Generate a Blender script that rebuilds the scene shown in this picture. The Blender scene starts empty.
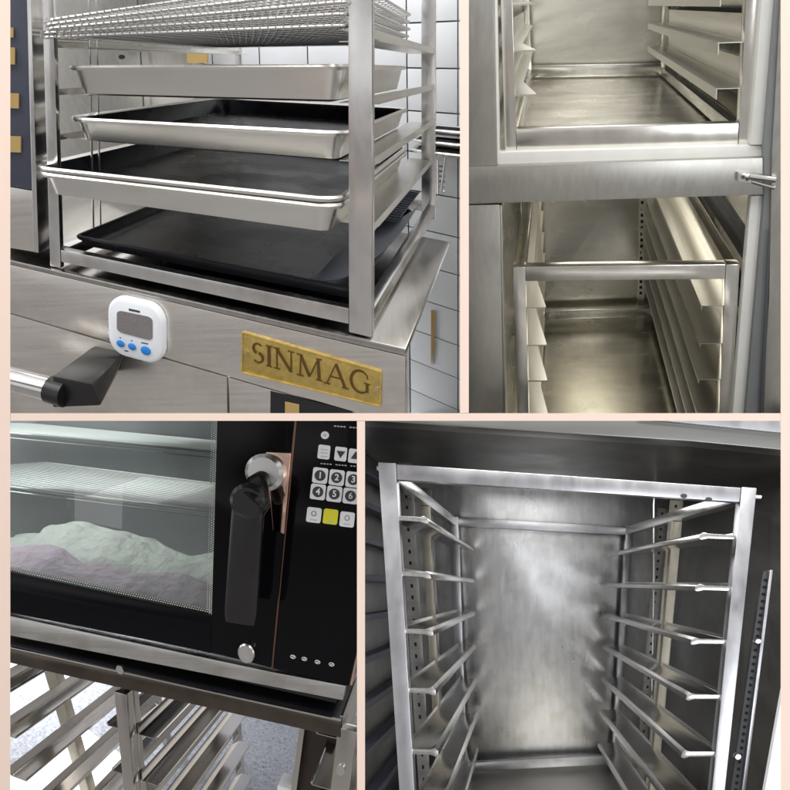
import bpy, bmesh, math, random
import numpy as np
from mathutils import Vector, Matrix
random.seed(7)
S = bpy.context.scene
COL = S.collection
F = 700.0; PC = 395.0; CH = 1.2      # focal length in photo pixels, picture centre, camera height

# ------------------------------------------------------------------ materials
def mat(name, base, metal=0.0, rough=0.5, var=0.0, scale=(8, 8, 8), bump=0.0, rvar=0.0, spec=0.5,
        coat=0.0, dirt=None, dirt_amt=0.0, dirt_scale=6.0, detail=6.0, emit=None, estr=0.0, bscale=None):
    m = bpy.data.materials.new(name); m.use_nodes = True
    nt = m.node_tree; nt.nodes.clear(); N = nt.nodes.new; L = nt.links.new
    out = N('ShaderNodeOutputMaterial'); p = N('ShaderNodeBsdfPrincipled'); L(p.outputs[0], out.inputs[0])
    p.inputs['Base Color'].default_value = (*base, 1); p.inputs['Metallic'].default_value = metal
    p.inputs['Roughness'].default_value = rough; p.inputs['Specular IOR Level'].default_value = spec
    p.inputs['Coat Weight'].default_value = coat
    if emit: p.inputs['Emission Color'].default_value = (*emit, 1); p.inputs['Emission Strength'].default_value = estr
    if var or bump or rvar or dirt_amt:
        tc = N('ShaderNodeTexCoord'); mp = N('ShaderNodeMapping'); mp.inputs['Scale'].default_value = scale
        L(tc.outputs['Object'], mp.inputs['Vector'])
        nz = N('ShaderNodeTexNoise'); nz.inputs['Scale'].default_value = 1; nz.inputs['Detail'].default_value = detail
        nz.inputs['Roughness'].default_value = 0.6
        L(mp.outputs[0], nz.inputs['Vector'])
        col = None
        if var:
            mr = N('ShaderNodeMapRange'); mr.inputs[1].default_value = 0.3; mr.inputs[2].default_value = 0.7
            mr.inputs[3].default_value = 1 - var; mr.inputs[4].default_value = 1 + var
            L(nz.outputs[0], mr.inputs[0])
            vm = N('ShaderNodeVectorMath'); vm.operation = 'SCALE'; vm.inputs[0].default_value = base
            L(mr.outputs[0], vm.inputs['Scale']); col = vm.outputs[0]
        if dirt_amt:
            n2 = N('ShaderNodeTexNoise'); n2.inputs['Scale'].default_value = dirt_scale; n2.inputs['Detail'].default_value = 8
            L(tc.outputs['Object'], n2.inputs['Vector'])
            m2 = N('ShaderNodeMapRange'); m2.inputs[1].default_value = 0.5; m2.inputs[2].default_value = 0.68
            m2.inputs[4].default_value = dirt_amt; L(n2.outputs[0], m2.inputs[0])
            mx = N('ShaderNodeMix'); mx.data_type = 'RGBA'; L(m2.outputs[0], mx.inputs[0])
            mx.inputs[6].default_value = (*base, 1)
            if col: L(col, mx.inputs[6])
            mx.inputs[7].default_value = (*(dirt or (0.1, 0.08, 0.06)), 1); col = mx.outputs[2]
        if col: L(col, p.inputs['Base Color'])
        if rvar:
            nr = N('ShaderNodeTexNoise'); nr.inputs['Scale'].default_value = 9; nr.inputs['Detail'].default_value = 5
            L(tc.outputs['Object'], nr.inputs['Vector'])
            ad = N('ShaderNodeMath'); ad.operation = 'ADD'; L(nr.outputs[0], ad.inputs[0]); L(nz.outputs[0], ad.inputs[1])
            mr = N('ShaderNodeMapRange'); mr.inputs[1].default_value = 0.7; mr.inputs[2].default_value = 1.3
            mr.inputs[3].default_value = max(0.03, rough - rvar); mr.inputs[4].default_value = rough + rvar
            L(ad.outputs[0], mr.inputs[0]); L(mr.outputs[0], p.inputs['Roughness'])
        if bump:
            b = N('ShaderNodeBump'); b.inputs['Strength'].default_value = 1.0; b.inputs['Distance'].default_value = bump
            if bscale:
                nb = N('ShaderNodeTexNoise'); nb.inputs['Scale'].default_value = bscale; nb.inputs['Detail'].default_value = 3
                L(tc.outputs['Object'], nb.inputs['Vector']); L(nb.outputs[0], b.inputs['Height'])
            else: L(nz.outputs[0], b.inputs['Height'])
            L(b.outputs[0], p.inputs['Normal'])
    return m

def glass(name, tint, refl=0.08):
    m = bpy.data.materials.new(name); m.use_nodes = True
    nt = m.node_tree; nt.nodes.clear(); N = nt.nodes.new; L = nt.links.new
    out = N('ShaderNodeOutputMaterial'); t = N('ShaderNodeBsdfTransparent'); g = N('ShaderNodeBsdfGlossy'); mx = N('ShaderNodeMixShader')
    t.inputs[0].default_value = (*tint, 1); g.inputs['Roughness'].default_value = 0.06
    fr = N('ShaderNodeFresnel'); fr.inputs[0].default_value = 1.5
    a = N('ShaderNodeMath'); a.operation = 'ADD'; a.inputs[1].default_value = refl
    L(fr.outputs[0], a.inputs[0]); L(a.outputs[0], mx.inputs[0]); L(t.outputs[0], mx.inputs[1]); L(g.outputs[0], mx.inputs[2]); L(mx.outputs[0], out.inputs[0])
    return m

M = {
 'cream': mat('cream_paint', (0.74, 0.585, 0.50), 0, 0.7, var=0.015, scale=(20, 20, 20)),
 'steel': mat('brushed_steel', (0.58, 0.57, 0.55), 1, 0.30, var=0.10, scale=(6, 6, 120), bump=0.00006, rvar=0.08, dirt=(0.30, 0.26, 0.21), dirt_amt=0.35, dirt_scale=14),
 'steel_h': mat('brushed_steel_table', (0.80, 0.76, 0.71), 1, 0.30, var=0.06, scale=(5, 20, 160), bump=0.00003, rvar=0.05, dirt=(0.46, 0.40, 0.34), dirt_amt=0.35, dirt_scale=9),
 'steel_top': mat('table_top_steel', (0.50, 0.48, 0.46), 1, 0.22, var=0.10, scale=(60, 5, 5), bump=0.00005, rvar=0.06),
 'alu': mat('aluminium_tube', (0.76, 0.75, 0.74), 1, 0.22, var=0.04, scale=(60, 60, 5), bump=0.00005, rvar=0.06, dirt=(0.46, 0.40, 0.35), dirt_amt=0.35, dirt_scale=14),
 'pan': mat('pan_aluminium', (0.78, 0.76, 0.72), 1, 0.30, var=0.04, scale=(4, 4, 30), dirt=(0.50, 0.44, 0.34), dirt_amt=0.2, dirt_scale=7),
 'nonstick': mat('nonstick_coating', (0.009, 0.009, 0.012), 0, 0.28, spec=0.13, var=0.25, scale=(9, 9, 9), rvar=0.06),
 'chrome': mat('chrome_wire', (0.62, 0.61, 0.59), 1, 0.28),
 'mirror': mat('polished_steel', (0.70, 0.69, 0.67), 1, 0.10, rvar=0.05, var=0.08, scale=(20, 20, 20), bump=0.0002, bscale=18),
 'copper': mat('coppery_chrome', (0.80, 0.55, 0.45), 1, 0.10, bump=0.0004, bscale=30),
 'trim': mat('dark_copper_trim', (0.22, 0.12, 0.09), 1, 0.25),
 'brass': mat('brass_plate', (0.68, 0.50, 0.16), 1, 0.42, var=0.15, scale=(90, 90, 90), bump=0.0003, rvar=0.06, dirt=(0.42, 0.29, 0.09), dirt_amt=0.3, dirt_scale=60),
 'brass_dark': mat('engraved_brass', (0.20, 0.13, 0.05), 1, 0.4),
 'tile': mat('glazed_tile', (0.80, 0.82, 0.85), 0, 0.16, var=0.03, scale=(6, 6, 6), bump=0.0006, bscale=8, coat=0.3),
 'grout': mat('grout', (0.36, 0.36, 0.37), 0, 0.9, var=0.2, scale=(60, 60, 60)),
 'black': mat('black_enamel', (0.012, 0.012, 0.014), 0, 0.35, rvar=0.1),
 'rubber': mat('black_plastic', (0.010, 0.009, 0.009), 0, 0.28, bump=0.0001, bscale=300, rvar=0.1),
 'gloss': mat('black_glass', (0.003, 0.003, 0.004), 0, 0.08, spec=0.14),
 'slate': mat('slate_panel', (0.055, 0.06, 0.085), 0, 0.4, var=0.1, scale=(20, 20, 20)),
 'gold': mat('gold_label', (0.42, 0.28, 0.10), 0, 0.5),
 'white': mat('white_plastic', (0.80, 0.83, 0.86), 0, 0.3),
 'key': mat('key_white', (0.90, 0.91, 0.91), 0, 0.45, var=0.05, scale=(200, 200, 200)),
 'yellow': mat('key_yellow', (0.85, 0.78, 0.03), 0, 0.45),
 'blue': mat('blue_button', (0.03, 0.22, 0.62), 0, 0.35),
 'lcd': mat('lcd_screen', (0.20, 0.185, 0.18), 0, 0.25, var=0.15, scale=(300, 300, 300)),
 'ink': mat('dark_print', (0.05, 0.05, 0.06), 0, 0.6),
 'pale': mat('pale_print', (0.55, 0.55, 0.55), 0, 0.6),
 'cab': mat('cabinet_steel', (0.52, 0.51, 0.47), 1, 0.34, var=0.06, scale=(120, 60, 4), bump=0.00004, rvar=0.05),
 'cab_in': mat('cabinet_lining', (0.66, 0.64, 0.57), 1, 0.24, var=0.05, scale=(5, 3, 30), rvar=0.05, dirt=(0.52, 0.46, 0.36), dirt_amt=0.25, dirt_scale=5),
 'cab_white': mat('pale_sill', (0.74, 0.74, 0.70), 0, 0.35, var=0.04, scale=(20, 20, 20)),
 'rack_b': mat('rack_steel', (0.80, 0.78, 0.73), 1, 0.22, var=0.06, scale=(30, 30, 10), rvar=0.05),
 'rail_b': mat('rail_steel', (0.72, 0.70, 0.64), 1, 0.30, var=0.03, scale=(12, 2, 12)),
 'door_grey': mat('door_grey', (0.20, 0.21, 0.21), 0, 0.5, var=0.08, scale=(30, 30, 4)),
 'gasket': mat('door_gasket', (0.05, 0.055, 0.06), 0, 0.6),
 'wetback': mat('water_stained_steel', (0.58, 0.58, 0.585), 1, 0.31, var=0.14, scale=(55, 55, 3.0), bump=0.0002, rvar=0.05, dirt=(0.42, 0.40, 0.37), dirt_amt=0.45, dirt_scale=22, detail=9),
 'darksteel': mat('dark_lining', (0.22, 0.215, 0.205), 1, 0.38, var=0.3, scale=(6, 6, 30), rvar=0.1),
 'frame_d': mat('worn_aluminium', (0.52, 0.52, 0.545), 1, 0.34, var=0.07, scale=(50, 50, 8), bump=0.0001, rvar=0.08, dirt=(0.36, 0.36, 0.37), dirt_amt=0.4, dirt_scale=30),
 'lip_d': mat('lip_steel', (0.26, 0.26, 0.25), 1, 0.35, var=0.08, scale=(5, 40, 60)),
 'rail_d': mat('worn_rail', (0.70, 0.69, 0.67), 1, 0.22, var=0.08, scale=(110, 4, 110), bump=0.0001, rvar=0.05),
 'beige': mat('dull_old_rail', (0.42, 0.39, 0.32), 0.8, 0.45, var=0.15, scale=(20, 20, 20)),
 'hole': mat('punched_hole', (0.004, 0.004, 0.004), 0, 0.9),
 'chamber': mat('chamber_enamel', (0.15, 0.165, 0.165), 0.5, 0.35, var=0.15, scale=(8, 8, 8), rvar=0.08),
 'linen': mat('white_cloth', (0.66, 0.66, 0.61), 0, 0.9, var=0.10, scale=(16, 5, 30), bump=0.02, bscale=22),
 'lilac': mat('lilac_cloth', (0.56, 0.42, 0.51), 0, 0.9, var=0.14, scale=(14, 5, 40), bump=0.02, bscale=26),
 'glass': glass('window_glass', (0.74, 0.79, 0.78), .10),
 'frit': mat('frit_dots', (0.50, 0.52, 0.46), 0, 0.4),
 'stand': mat('stand_steel', (0.56, 0.53, 0.49), 1, 0.15, var=0.06, scale=(8, 8, 8)),
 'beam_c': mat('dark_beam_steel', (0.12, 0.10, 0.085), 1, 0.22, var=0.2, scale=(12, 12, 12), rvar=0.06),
 'lit_white': mat('lit_backdrop', (0.82, 0.82, 0.82), 0, 0.7, var=0.02, scale=(4, 4, 4)),  # white stands in for bright daylight on floor, wall and outside
 'floor_c': mat('speckled_floor', (0.20, 0.21, 0.235), 0, 0.35, var=0.45, scale=(110, 110, 110), rvar=0.1),
 'floor': mat('grey_floor', (0.28, 0.27, 0.26), 0, 0.5, var=0.1, scale=(30, 30, 30)),
 'brown': mat('dark_brown_panel', (0.06, 0.045, 0.035), 0.4, 0.4, var=0.2, scale=(10, 10, 10)),
}

# ------------------------------------------------------------------ a bay: a box-shaped measuring frame
class Bay:
    """u across, v away, w up, in metres; eight corners of a real box standing in the bay."""
    def __init__(s, px, z, dims, clip):
        s.c = [Vector(((x - PC) / F * d, d, CH - (y - PC) / F * d)) for (x, y), d in zip(px, z)]
        s.d = dims; s.clip = clip
    def W(s, u, v, w):
        a, b, c = u / s.d[0], v / s.d[1], w / s.d[2]
        r = Vector((0, 0, 0))
        for i in range(8):
            k = (a if i & 1 else 1 - a) * (b if i & 2 else 1 - b) * (c if i & 4 else 1 - c)
            r += s.c[i] * k
        return r
    def pix(s, q):
        p = s.W(*q); return (PC + F * p.x / p.y, PC - F * (p.z - CH) / p.y)
    def at(s, px, py, u=None, v=None, w=None):
        q = [s.d[0] / 2, 0.0, s.d[2] / 2]; fr = [i for i, k in enumerate((u, v, w)) if k is None]
        for i, k in enumerate((u, v, w)):
            if k is not None: q[i] = k
        for _ in range(30):
            a = s.pix(q); e = (px - a[0], py - a[1])
            J = []
            for i in fr:
                t = list(q); t[i] += 1e-4; b = s.pix(t); J.append(((b[0] - a[0]) / 1e-4, (b[1] - a[1]) / 1e-4))
            D = J[0][0] * J[1][1] - J[1][0] * J[0][1]
            if abs(D) < 1e-9: break
            d0 = (e[0] * J[1][1] - J[1][0] * e[1]) / D; d1 = (J[0][0] * e[1] - e[0] * J[0][1]) / D
            m = max(abs(d0), abs(d1)); k = 1 if m < .3 else .3 / m
            q[fr[0]] += d0 * k; q[fr[1]] += d1 * k
        return q

def plane(nx, ny, px, py):      # the upright or level partition plane through the eye and a picture line
    return nx, ny, px, py
def clipplanes(x0, x1, y0, y1):
    P = []
    for (x, s) in ((x0, -1), (x1, 1)):
        k = (x - PC) / F; P.append((Vector((0, 0, CH)), Vector((s, -s * k, 0)).normalized()))
    for (y, s) in ((y0, 1), (y1, -1)):
        k = -(y - PC) / F; P.append((Vector((0, 0, CH)), Vector((0, -s * k, s)).normalized()))
    return P

A = Bay([(50,266),(372,338),(243,180),(437,217),(43,35),(372,21),(239,48),(437,45)],
        [1.141,1.075,1.867,1.802,0.977,0.912,1.704,1.638], (.5,.815,.375), clipplanes(4,464.5,-60,417))
B = Bay([(518,550),(728,548),(537,318),(660,314),(506,148),(751,142),(526,75),(667,73)],
        [1.944,1.82,3.302,3.178,1.467,1.343,2.825,2.701], (.5,1.595,1.033), clipplanes(464.5,787,-60,417))
Cc = Bay([(10,645),(338,722),(206,549),(386,592),(-35,430),(368,468),(181,431),(403,452)],
        [1.525,1.429,2.577,2.481,1.529,1.433,2.581,2.485], (.8,1.06,.484), clipplanes(4,361,417,850))
D = Bay([(408,925),(712,915),(460,770),(617,762),(378,462),(757,488),(450,517),(632,527)],
        [1.107,1.031,1.969,1.894,1.26,1.184,2.122,2.046], (.5,.896,.669), clipplanes(361,787,417,850))

# ------------------------------------------------------------------ mesh builder
class MB:
    def __init__(s, bay=None): s.bm = bmesh.new(); s.bay = bay; s.mi = 0
    def face(s, vs):
        try: f = s.bm.faces.new(vs); f.material_index = s.mi; return f
        except ValueError: return None
    def hexa(s, P):         # P: 8 points, index bits u v w
        v = [s.bm.verts.new(p) for p in P]
        for q in ((0,1,3,2),(4,6,7,5),(0,4,5,1),(2,3,7,6),(0,2,6,4),(1,5,7,3)): s.face([v[i] for i in q])
        return s
    def box(s, u0, v0, w0, u1, v1, w1):
        return s.hexa([(u1 if i & 1 else u0, v1 if i & 2 else v0, w1 if i & 4 else w0) for i in range(8)])
    def prism(s, poly, ax, a, b):     # poly in the two other axes, order (u,v,w) without ax
        def q(p, t):
            l = list(p); l.insert(ax, t); return l
        r0 = [s.bm.verts.new(q(p, a)) for p in poly]; r1 = [s.bm.verts.new(q(p, b)) for p in poly]
        n = len(poly)
        s.face(r0[::-1]); s.face(r1)
        for i in range(n): s.face([r0[i], r0[(i+1) % n], r1[(i+1) % n], r1[i]])
        return s
    def plate(s, px, v, t, ax=1):     # outline given by where its corners are seen, on the plane v (ax 1), u (ax 0) or w (ax 2)
        k = ('u', 'v', 'w')[ax]; poly = []
        for (x, y) in px:
            q = s.bay.at(x, y, **{k: v}); q.pop(ax); poly.append(tuple(q))
        return s.prism(poly, ax, v, v + t)
    def loops(s, rings, cap=True, mats=None):
        R = [[s.bm.verts.new(p) for p in r] for r in rings]; n = len(R[0])
        for k in range(len(R) - 1):
            if mats: s.mi = mats[k]
            for i in range(n): s.face([R[k][i], R[k][(i+1) % n], R[k+1][(i+1) % n], R[k+1][i]])
        if cap:
            if mats: s.mi = mats[0]
            s.face(R[0][::-1])
            if mats: s.mi = mats[-1]
            s.face(R[-1])
        return s
    def tube(s, pts, r, n=8, closed=False):
        pts = [Vector(p) for p in pts]; m = len(pts); rings = []; up = None
        for i, p in enumerate(pts):
            a = pts[(i-1) % m] if (closed or i) else p; b = pts[(i+1) % m] if (closed or i < m-1) else p
            t = (b - a).normalized()
            if up is None: up = Vector((0, 0, 1)) if abs(t.z) < .9 else Vector((1, 0, 0))
            x = t.cross(up).normalized(); y = x.cross(t).normalized(); up = y
            rr = r[i] if isinstance(r, (list, tuple)) else r
            rings.append([p + x * math.cos(2*math.pi*k/n) * rr + y * math.sin(2*math.pi*k/n) * rr for k in range(n)])
        if closed:
            R = [[s.bm.verts.new(p) for p in q] for q in rings]
            for k in range(m):
                for i in range(n): s.face([R[k][i], R[k][(i+1) % n], R[(k+1) % m][(i+1) % n], R[(k+1) % m][i]])
        else: s.loops(rings)
        return s
    def rr(s, u0, v0, u1, v1, r, w, n=6):   # rounded rectangle ring at height w
        o = []
        for cx, cy, a0 in ((u1-r, v1-r, 0), (u0+r, v1-r, 90), (u0+r, v0+r, 180), (u1-r, v0+r, 270)):
            for k in range(n + 1):
                a = math.radians(a0 + 90*k/n); o.append((cx + r*math.cos(a), cy + r*math.sin(a), w))
        return o
    def pan(s, u0, v0, u1, v1, w, h, rad=.038, slope=.011, lip=.007):   # w: underside height
        def R(i, ww, n=8): return s.rr(u0+i, v0+i, u1-i, v1-i, max(.004, rad-i), ww, n)
        rings = [R(slope+lip+.012, w), R(slope+lip, w+.003), R(lip, w+h-.004), R(0, w+h-.006), R(-.002, w+h-.002), R(0, w+h+.001), R(.003, w+h+.001), R(lip+.001, w+h-.002), R(lip+.003, w+h-.006), R(slope+lip+.003, w+.006), R(slope+lip+.014, w+.0035)]
        s.loops(rings, True, [0,0,0,0,0,0,0,1,1,1,1]); s.mi = 0
        return s
    def rrplate(s, bay_pts, v, t, rad_frac=.2, n=5, bulge=0.0):   # rounded quadrilateral plate, corners seen at four picture points (TL TR BR BL)
        q = [s.bay.at(x, y, v=v) for x, y in bay_pts]
        def bl(a, b):
            top = [q[0][i] + (q[1][i]-q[0][i])*a for i in (0, 2)]; bot = [q[3][i] + (q[2][i]-q[3][i])*a for i in (0, 2)]
            return [top[i] + (bot[i]-top[i])*b for i in (0, 1)]
        def ring(inset, vv):
            o = []; r = rad_frac
            for cx, cy, a0 in ((1-r, 1-r, 0), (r, 1-r, 90), (r, r, 180), (1-r, r, 270)):
                for k in range(n+1):
                    a = math.radians(a0 + 90*k/n); x = cx + (r)*math.cos(a); y = cy + (r)*math.sin(a)
                    x = .5 + (x-.5)*(1-inset); y = .5 + (y-.5)*(1-inset)
                    uw = bl(x, y); o.append((uw[0], vv, uw[1]))
            return o
        if bulge: s.loops([ring(0, v), ring(-.0, v-t*.6), ring(.05, v-t*.9), ring(.13, v-t)])
        else: s.loops([ring(0, v), ring(0, v-t)])
        return s
    def build(s, name, m, parent=None, base=None, bev=0.0, smooth=True, tags=None):
        bm = s.bm; bay = s.bay
        bmesh.ops.remove_doubles(bm, verts=bm.verts, dist=1e-6)
        bmesh.ops.recalc_face_normals(bm, faces=bm.faces)
        if bev:
            E = [e for e in bm.edges if len(e.link_faces) == 2 and e.calc_face_angle(0) > .5]
            bmesh.ops.bevel(bm, geom=E, offset=bev, segments=2, affect='EDGES', clamp_overlap=True, profile=.6)
        if bay:
            for v in bm.verts: v.co = bay.W(*v.co)
            bmesh.ops.recalc_face_normals(bm, faces=bm.faces)
            for co, no in bay.clip:
                d = [(v.co - co).dot(no) for v in bm.verts]
                if not d: break
                if max(d) <= 0: continue
                r = bmesh.ops.bisect_plane(bm, geom=bm.verts[:] + bm.edges[:] + bm.faces[:], plane_co=co, plane_no=no, clear_outer=True, dist=1e-6)
                ed = [g for g in r['geom_cut'] if isinstance(g, bmesh.types.BMEdge) and g.is_boundary]
                if ed:
                    try: bmesh.ops.triangle_fill(bm, use_beauty=True, edges=ed)
                    except Exception: pass
        if not bm.faces: bm.free(); return None
        if base is None:
            if parent is not None: base = parent_world(parent)
            else:
                xs = [v.co for v in bm.verts]
                base = Vector(((min(c.x for c in xs)+max(c.x for c in xs))/2, (min(c.y for c in xs)+max(c.y for c in xs))/2, min(c.z for c in xs)))
        for v in bm.verts: v.co -= base
        me = bpy.data.meshes.new(name); bm.to_mesh(me); bm.free()
        if smooth:
            for p in me.polygons: p.use_smooth = True
            me.set_sharp_from_angle(angle=math.radians(35))
        for k in (m if isinstance(m, (list, tuple)) else [m]): me.materials.append(M[k])
        o = bpy.data.objects.new(name, me); COL.objects.link(o)
        if parent is not None: o.parent = parent; o.location = base - parent_world(parent)
        else: o.location = base
        if tags: tag(o, **tags)
        return o
def parent_world(o):
    r = Vector(o.location); p = o.parent
    while p is not None: r += Vector(p.location); p = p.parent
    return r
def tag(o, label=None, cat=None, group=None, kind=None):
    if label: o['label'] = label
    if cat: o['category'] = cat
    if group: o['group'] = group
    if kind: o['kind'] = kind
def thing(name, bay, q, label, cat, group=None):
    o = bpy.data.objects.new(name, None); COL.objects.link(o); o.empty_display_size = .05
    o.location = bay.W(*q) if bay else Vector(q); tag(o, label, cat, group); return o

def text(bay, body, px, v, size, m, parent, name='lettering', depth=.0006, bold=0, slant=None, width=None):
    """letters lying on the plane v, centred where px is seen; slant: second picture point giving the line's run"""
    cu = bpy.data.curves.new('t', 'FONT'); cu.body = body; cu.size = size; cu.align_x = 'CENTER'; cu.align_y = 'CENTER'
    cu.extrude = depth; cu.offset = bold
    ob = bpy.data.objects.new('t', cu); COL.objects.link(ob)
    dg = bpy.context.evaluated_depsgraph_get(); me = bpy.data.meshes.new_from_object(ob.evaluated_get(dg))
    bpy.data.objects.remove(ob)
    b = MB(bay); b.bm.from_mesh(me); bpy.data.meshes.remove(me)
    q = bay.at(px[0], px[1], v=v); k = 1
    if width:
        xs = [w.co.x for w in b.bm.verts]; k = width / (max(xs) - min(xs))
    for w in b.bm.verts:
        x, y, z = w.co; w.co = Vector((q[0] + x * k, v - z - depth, q[2] + y))
    return b.build(name, m, parent, smooth=False)

exec_order = []
# ================================================================== partition frame
def cream_frame():
    t = thing('partition_frame', None, (0, .62, CH - .42), 'thin cream partition frame that parts the four kitchen bays', 'frame')
    def bar(x0, x1, y0, y1):
        b = MB(); P = []
        for i in range(8):
            x = x1 if i & 1 else x0; y = y0 if i & 4 else y1; d = .640 if i & 2 else .62
            P.append(((x - PC)/F*d, d, CH - (y - PC)/F*d))
        b.hexa(P); return b.build('bar', 'cream', t, bev=0)
    bar(-4, 10.3, -70, 860); bar(780.7, 794, -70, 860)
    bar(10.6, 780.4, 413.2, 420.8)
    bar(460, 468.8, -70, 412.9); bar(357, 365, 421.1, 860)
cream_frame()

# ================================================================== BAY A : pan rack on a steel table
def bay_a():
    b_ = A; W_, D_, H_ = A.d
    VT = -.018
    # --- tiled wall behind
    VW = D_ + .16
    u1 = b_.at(458, 60, v=VW)[0]; u0 = b_.at(407, 60, v=VW)[0]; pu = u1 - u0
    w1 = b_.at(448, 21.5, v=VW)[2]; w0 = b_.at(448, 68.5, v=VW)[2]; pw = w1 - w0
    t = thing('tiled_wall', A, (W_/2, VW, -.9), 'white glazed tile wall with dark grout behind the pan rack', 'wall')
    g = MB(A); g.box(-.8, VW+.003, -1.6, W_+1.0, VW+.04, 1.0); g.build('grout', 'grout', t)
    tl = MB(A); gp = .0016
    for i in range(-7, 10):
        for j in range(-18, 7):
            a = u1 + i*pu; c = w1 + j*pw; tl.box(a+gp, VW-.004, c+gp, a+pu-gp, VW+.002, c+pw-gp)
    tl.build('tiles', 'tile', t, bev=.0012)
    # --- steel cabinet standing behind on the left
    VB = VW - .10
    t = thing('steel_cabinet', A, (0, VB, -.8), 'grey steel cabinet seen through the left half of the pan rack', 'cabinet')
    c = MB(A); xr = b_.at(192, 60, v=VB)[0]; c.box(-.6, VB, -.8, xr, VB+.08, .9); c.build('body', 'cab', t, bev=.002)
    x2 = b_.at(141, 60, v=VB)[0]; c = MB(A); c.box(x2-.0015, VB-.002, -.8, x2+.0015, VB+.001, .9); c.build('seam', 'gasket', t)
    q = b_.at(122, 57, v=VB); c = MB(A); c.tube([(q[0], VB-.004, q[2]), (q[0], VB+.002, q[2])], .008, 12); c.build('keyhole', 'black', t)
    c = MB(A).plate([(187, 51), (207, 50), (207, 63), (187, 63)], VB-.01, .008); c.build('sticker', 'gold', t)
    # --- floor
    # --- neighbouring deck oven at the far left
    t = thing('deck_oven', A, (-.06, .0, -.03), 'dark slate fronted oven with gold stickers at the left edge of the pan rack', 'oven')
    MB(A).plate([(-50, -50), (25, -50), (33, 190), (-50, 176)], .004, .05).build('front_panel', 'slate', t, bev=.001)
    MB(A).plate([(25.3, -50), (29.5, -50), (38.5, 253), (33.5, 252)], .0, .05).build('edge_trim', 'alu', t, bev=.001)
    MB(A).plate([(-50, 177), (33, 191), (34.5, 252), (-50, 238)], .002, .05).build('lower_panel', 'steel_h', t, bev=.001)
    MB(A).plate([(-60, -55), (37, -55), (50.5, 264), (-60, 242)], .053, .015).build('housing', 'black', t)
    for y0, y1, x1 in ((27, 37, 13), (47, 64, 14.5), (93, 108, 18.5), (136, 152, 20.5)):
        MB(A).plate([(5, y0), (x1, y0+.5), (x1, y1+.5), (5, y1)], .001, .002).build('sticker', 'gold', t)
    # --- table
    uR = b_.at(405, 350, w=0)[0]; vT = b_.at(225, 307, w=0)[1]; VT = vT
    vE = .62
    t = thing('work_table', A, (W_/2, VT, -.5), 'brushed steel work table carrying the pan rack, brass nameplate on its apron', 'table')
    ha = b_.at(200, 368, v=VT)[2]
    c = MB(A); c.box(-.5, VT, -.012, uR, vE, -.002); c.build('table_top', 'steel_top', t, bev=.003)
    c = MB(A); c.box(-.5, VT+.0015, ha, uR-.001, VT+.03, -.0125); c.build('apron', 'steel_h', t, bev=.002)
    c = MB(A); c.box(-.5, VT+.008, -.5, uR-.006, VT+.04, ha-.0012); c.build('cabinet_body', 'steel_h', t, bev=.002)
    xs = b_.at(227, 395, v=VT)[0]
    c = MB(A); c.box(-.5, VT+.003, -.5, xs-.001, VT+.0075, ha-.004); c.build('door', 'steel_h', t, bev=.0015)
    c = MB(A); c.box(xs+.002, VT+.003, -.5, uR-.012, VT+.0075, ha-.004); d2 = c.build('door', 'steel_h', t, bev=.0015)
    c = MB(A).plate([(270.5, 391), (352, 411), (352, 450), (270, 432)], VT+.002, .003); d2 = c.build('control_label', 'black', t)
    c = MB(A).plate([(285, 402), (299, 405), (299, 430), (285, 427)], VT+.0005, .003); c.build('sticker', 'gold', t)
    # nameplate
    vN = VT - .0015
    pl = MB(A).plate([(242.5, 332), (381, 371.5), (380, 406), (242, 372)], vN-.001, .0035).build('nameplate', 'brass', t, bev=.0008)
    br = MB(A)
    P = [(242.5, 332), (381, 371.5), (380, 406), (242, 372)]
    q = [b_.at(x, y, v=vN-.001) for x, y in P]
    for i in range(4):
        a, b2 = q[i], q[(i+1) % 4]
        br.tube([(a[0], vN-.0015, a[2]), (b2[0], vN-.0015, b2[2])], .0013, 6)
    br.build('border', 'brass', pl)
    s0 = b_.at(248, 350, v=vN); s1 = b_.at(376, 388, v=vN)
    # letters, set one by one along the plate
    for ch, x, y in (('S', 258, 353), ('I', 269, 356), ('N', 284, 360), ('M', 309.5, 367.2), ('A', 336, 375), ('G', 360, 381.5)):
        wd = {'S': .018, 'I': .009, 'N': .030, 'M': .039, 'A': .034, 'G': .031}[ch]
        serif(A, ch, (x, y), vN-.001, wd, .032 if ch != 'S' else .030, pl)
    for x, y in ((246, 351), (377, 388)):
        q = b_.at(x, y, v=vN); c = MB(A); c.tube([(q[0], vN-.004, q[2]), (q[0], vN, q[2])], .0028, 10); c.build('screw', 'chrome', pl)
    # door handle, under the apron
    h = MB(A)
    vb = VT+.003
    R = b_.at
    # bracket: a wedge standing out from the door
    base = [R(x, y, v=vb) for x, y in ((93, 346), (126, 352), (118, 372), (88, 366))]
    outp = [R(x, y, v=vb-.10) for x, y in ((52, 376), (92, 384), (101, 406), (52, 408))]
    pts = [tuple(p) for p in (base + outp)]
    v8 = [h.bm.verts.new(p) for p in pts]
    for f in ((0,1,2,3), (7,6,5,4), (0,4,5,1), (1,5,6,2), (2,6,7,3), (3,7,4,0)): h.face([v8[i] for i in f])
    hd = h.build('handle', 'rubber', t, bev=.004)
    g = MB(A); a = R(60, 392, v=vb-.095); l = R(-60, 360, v=vb-.095)
    g.tube([a, l], .021, 24); g.build('bar', 'mirror', hd)
    g = MB(A); a2 = R(66, 394, v=vb-.095); l2 = R(50, 389, v=vb-.095)
    g.tube([a2, l2], .0225, 24); g.build('collar', 'rubber', hd)
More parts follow.
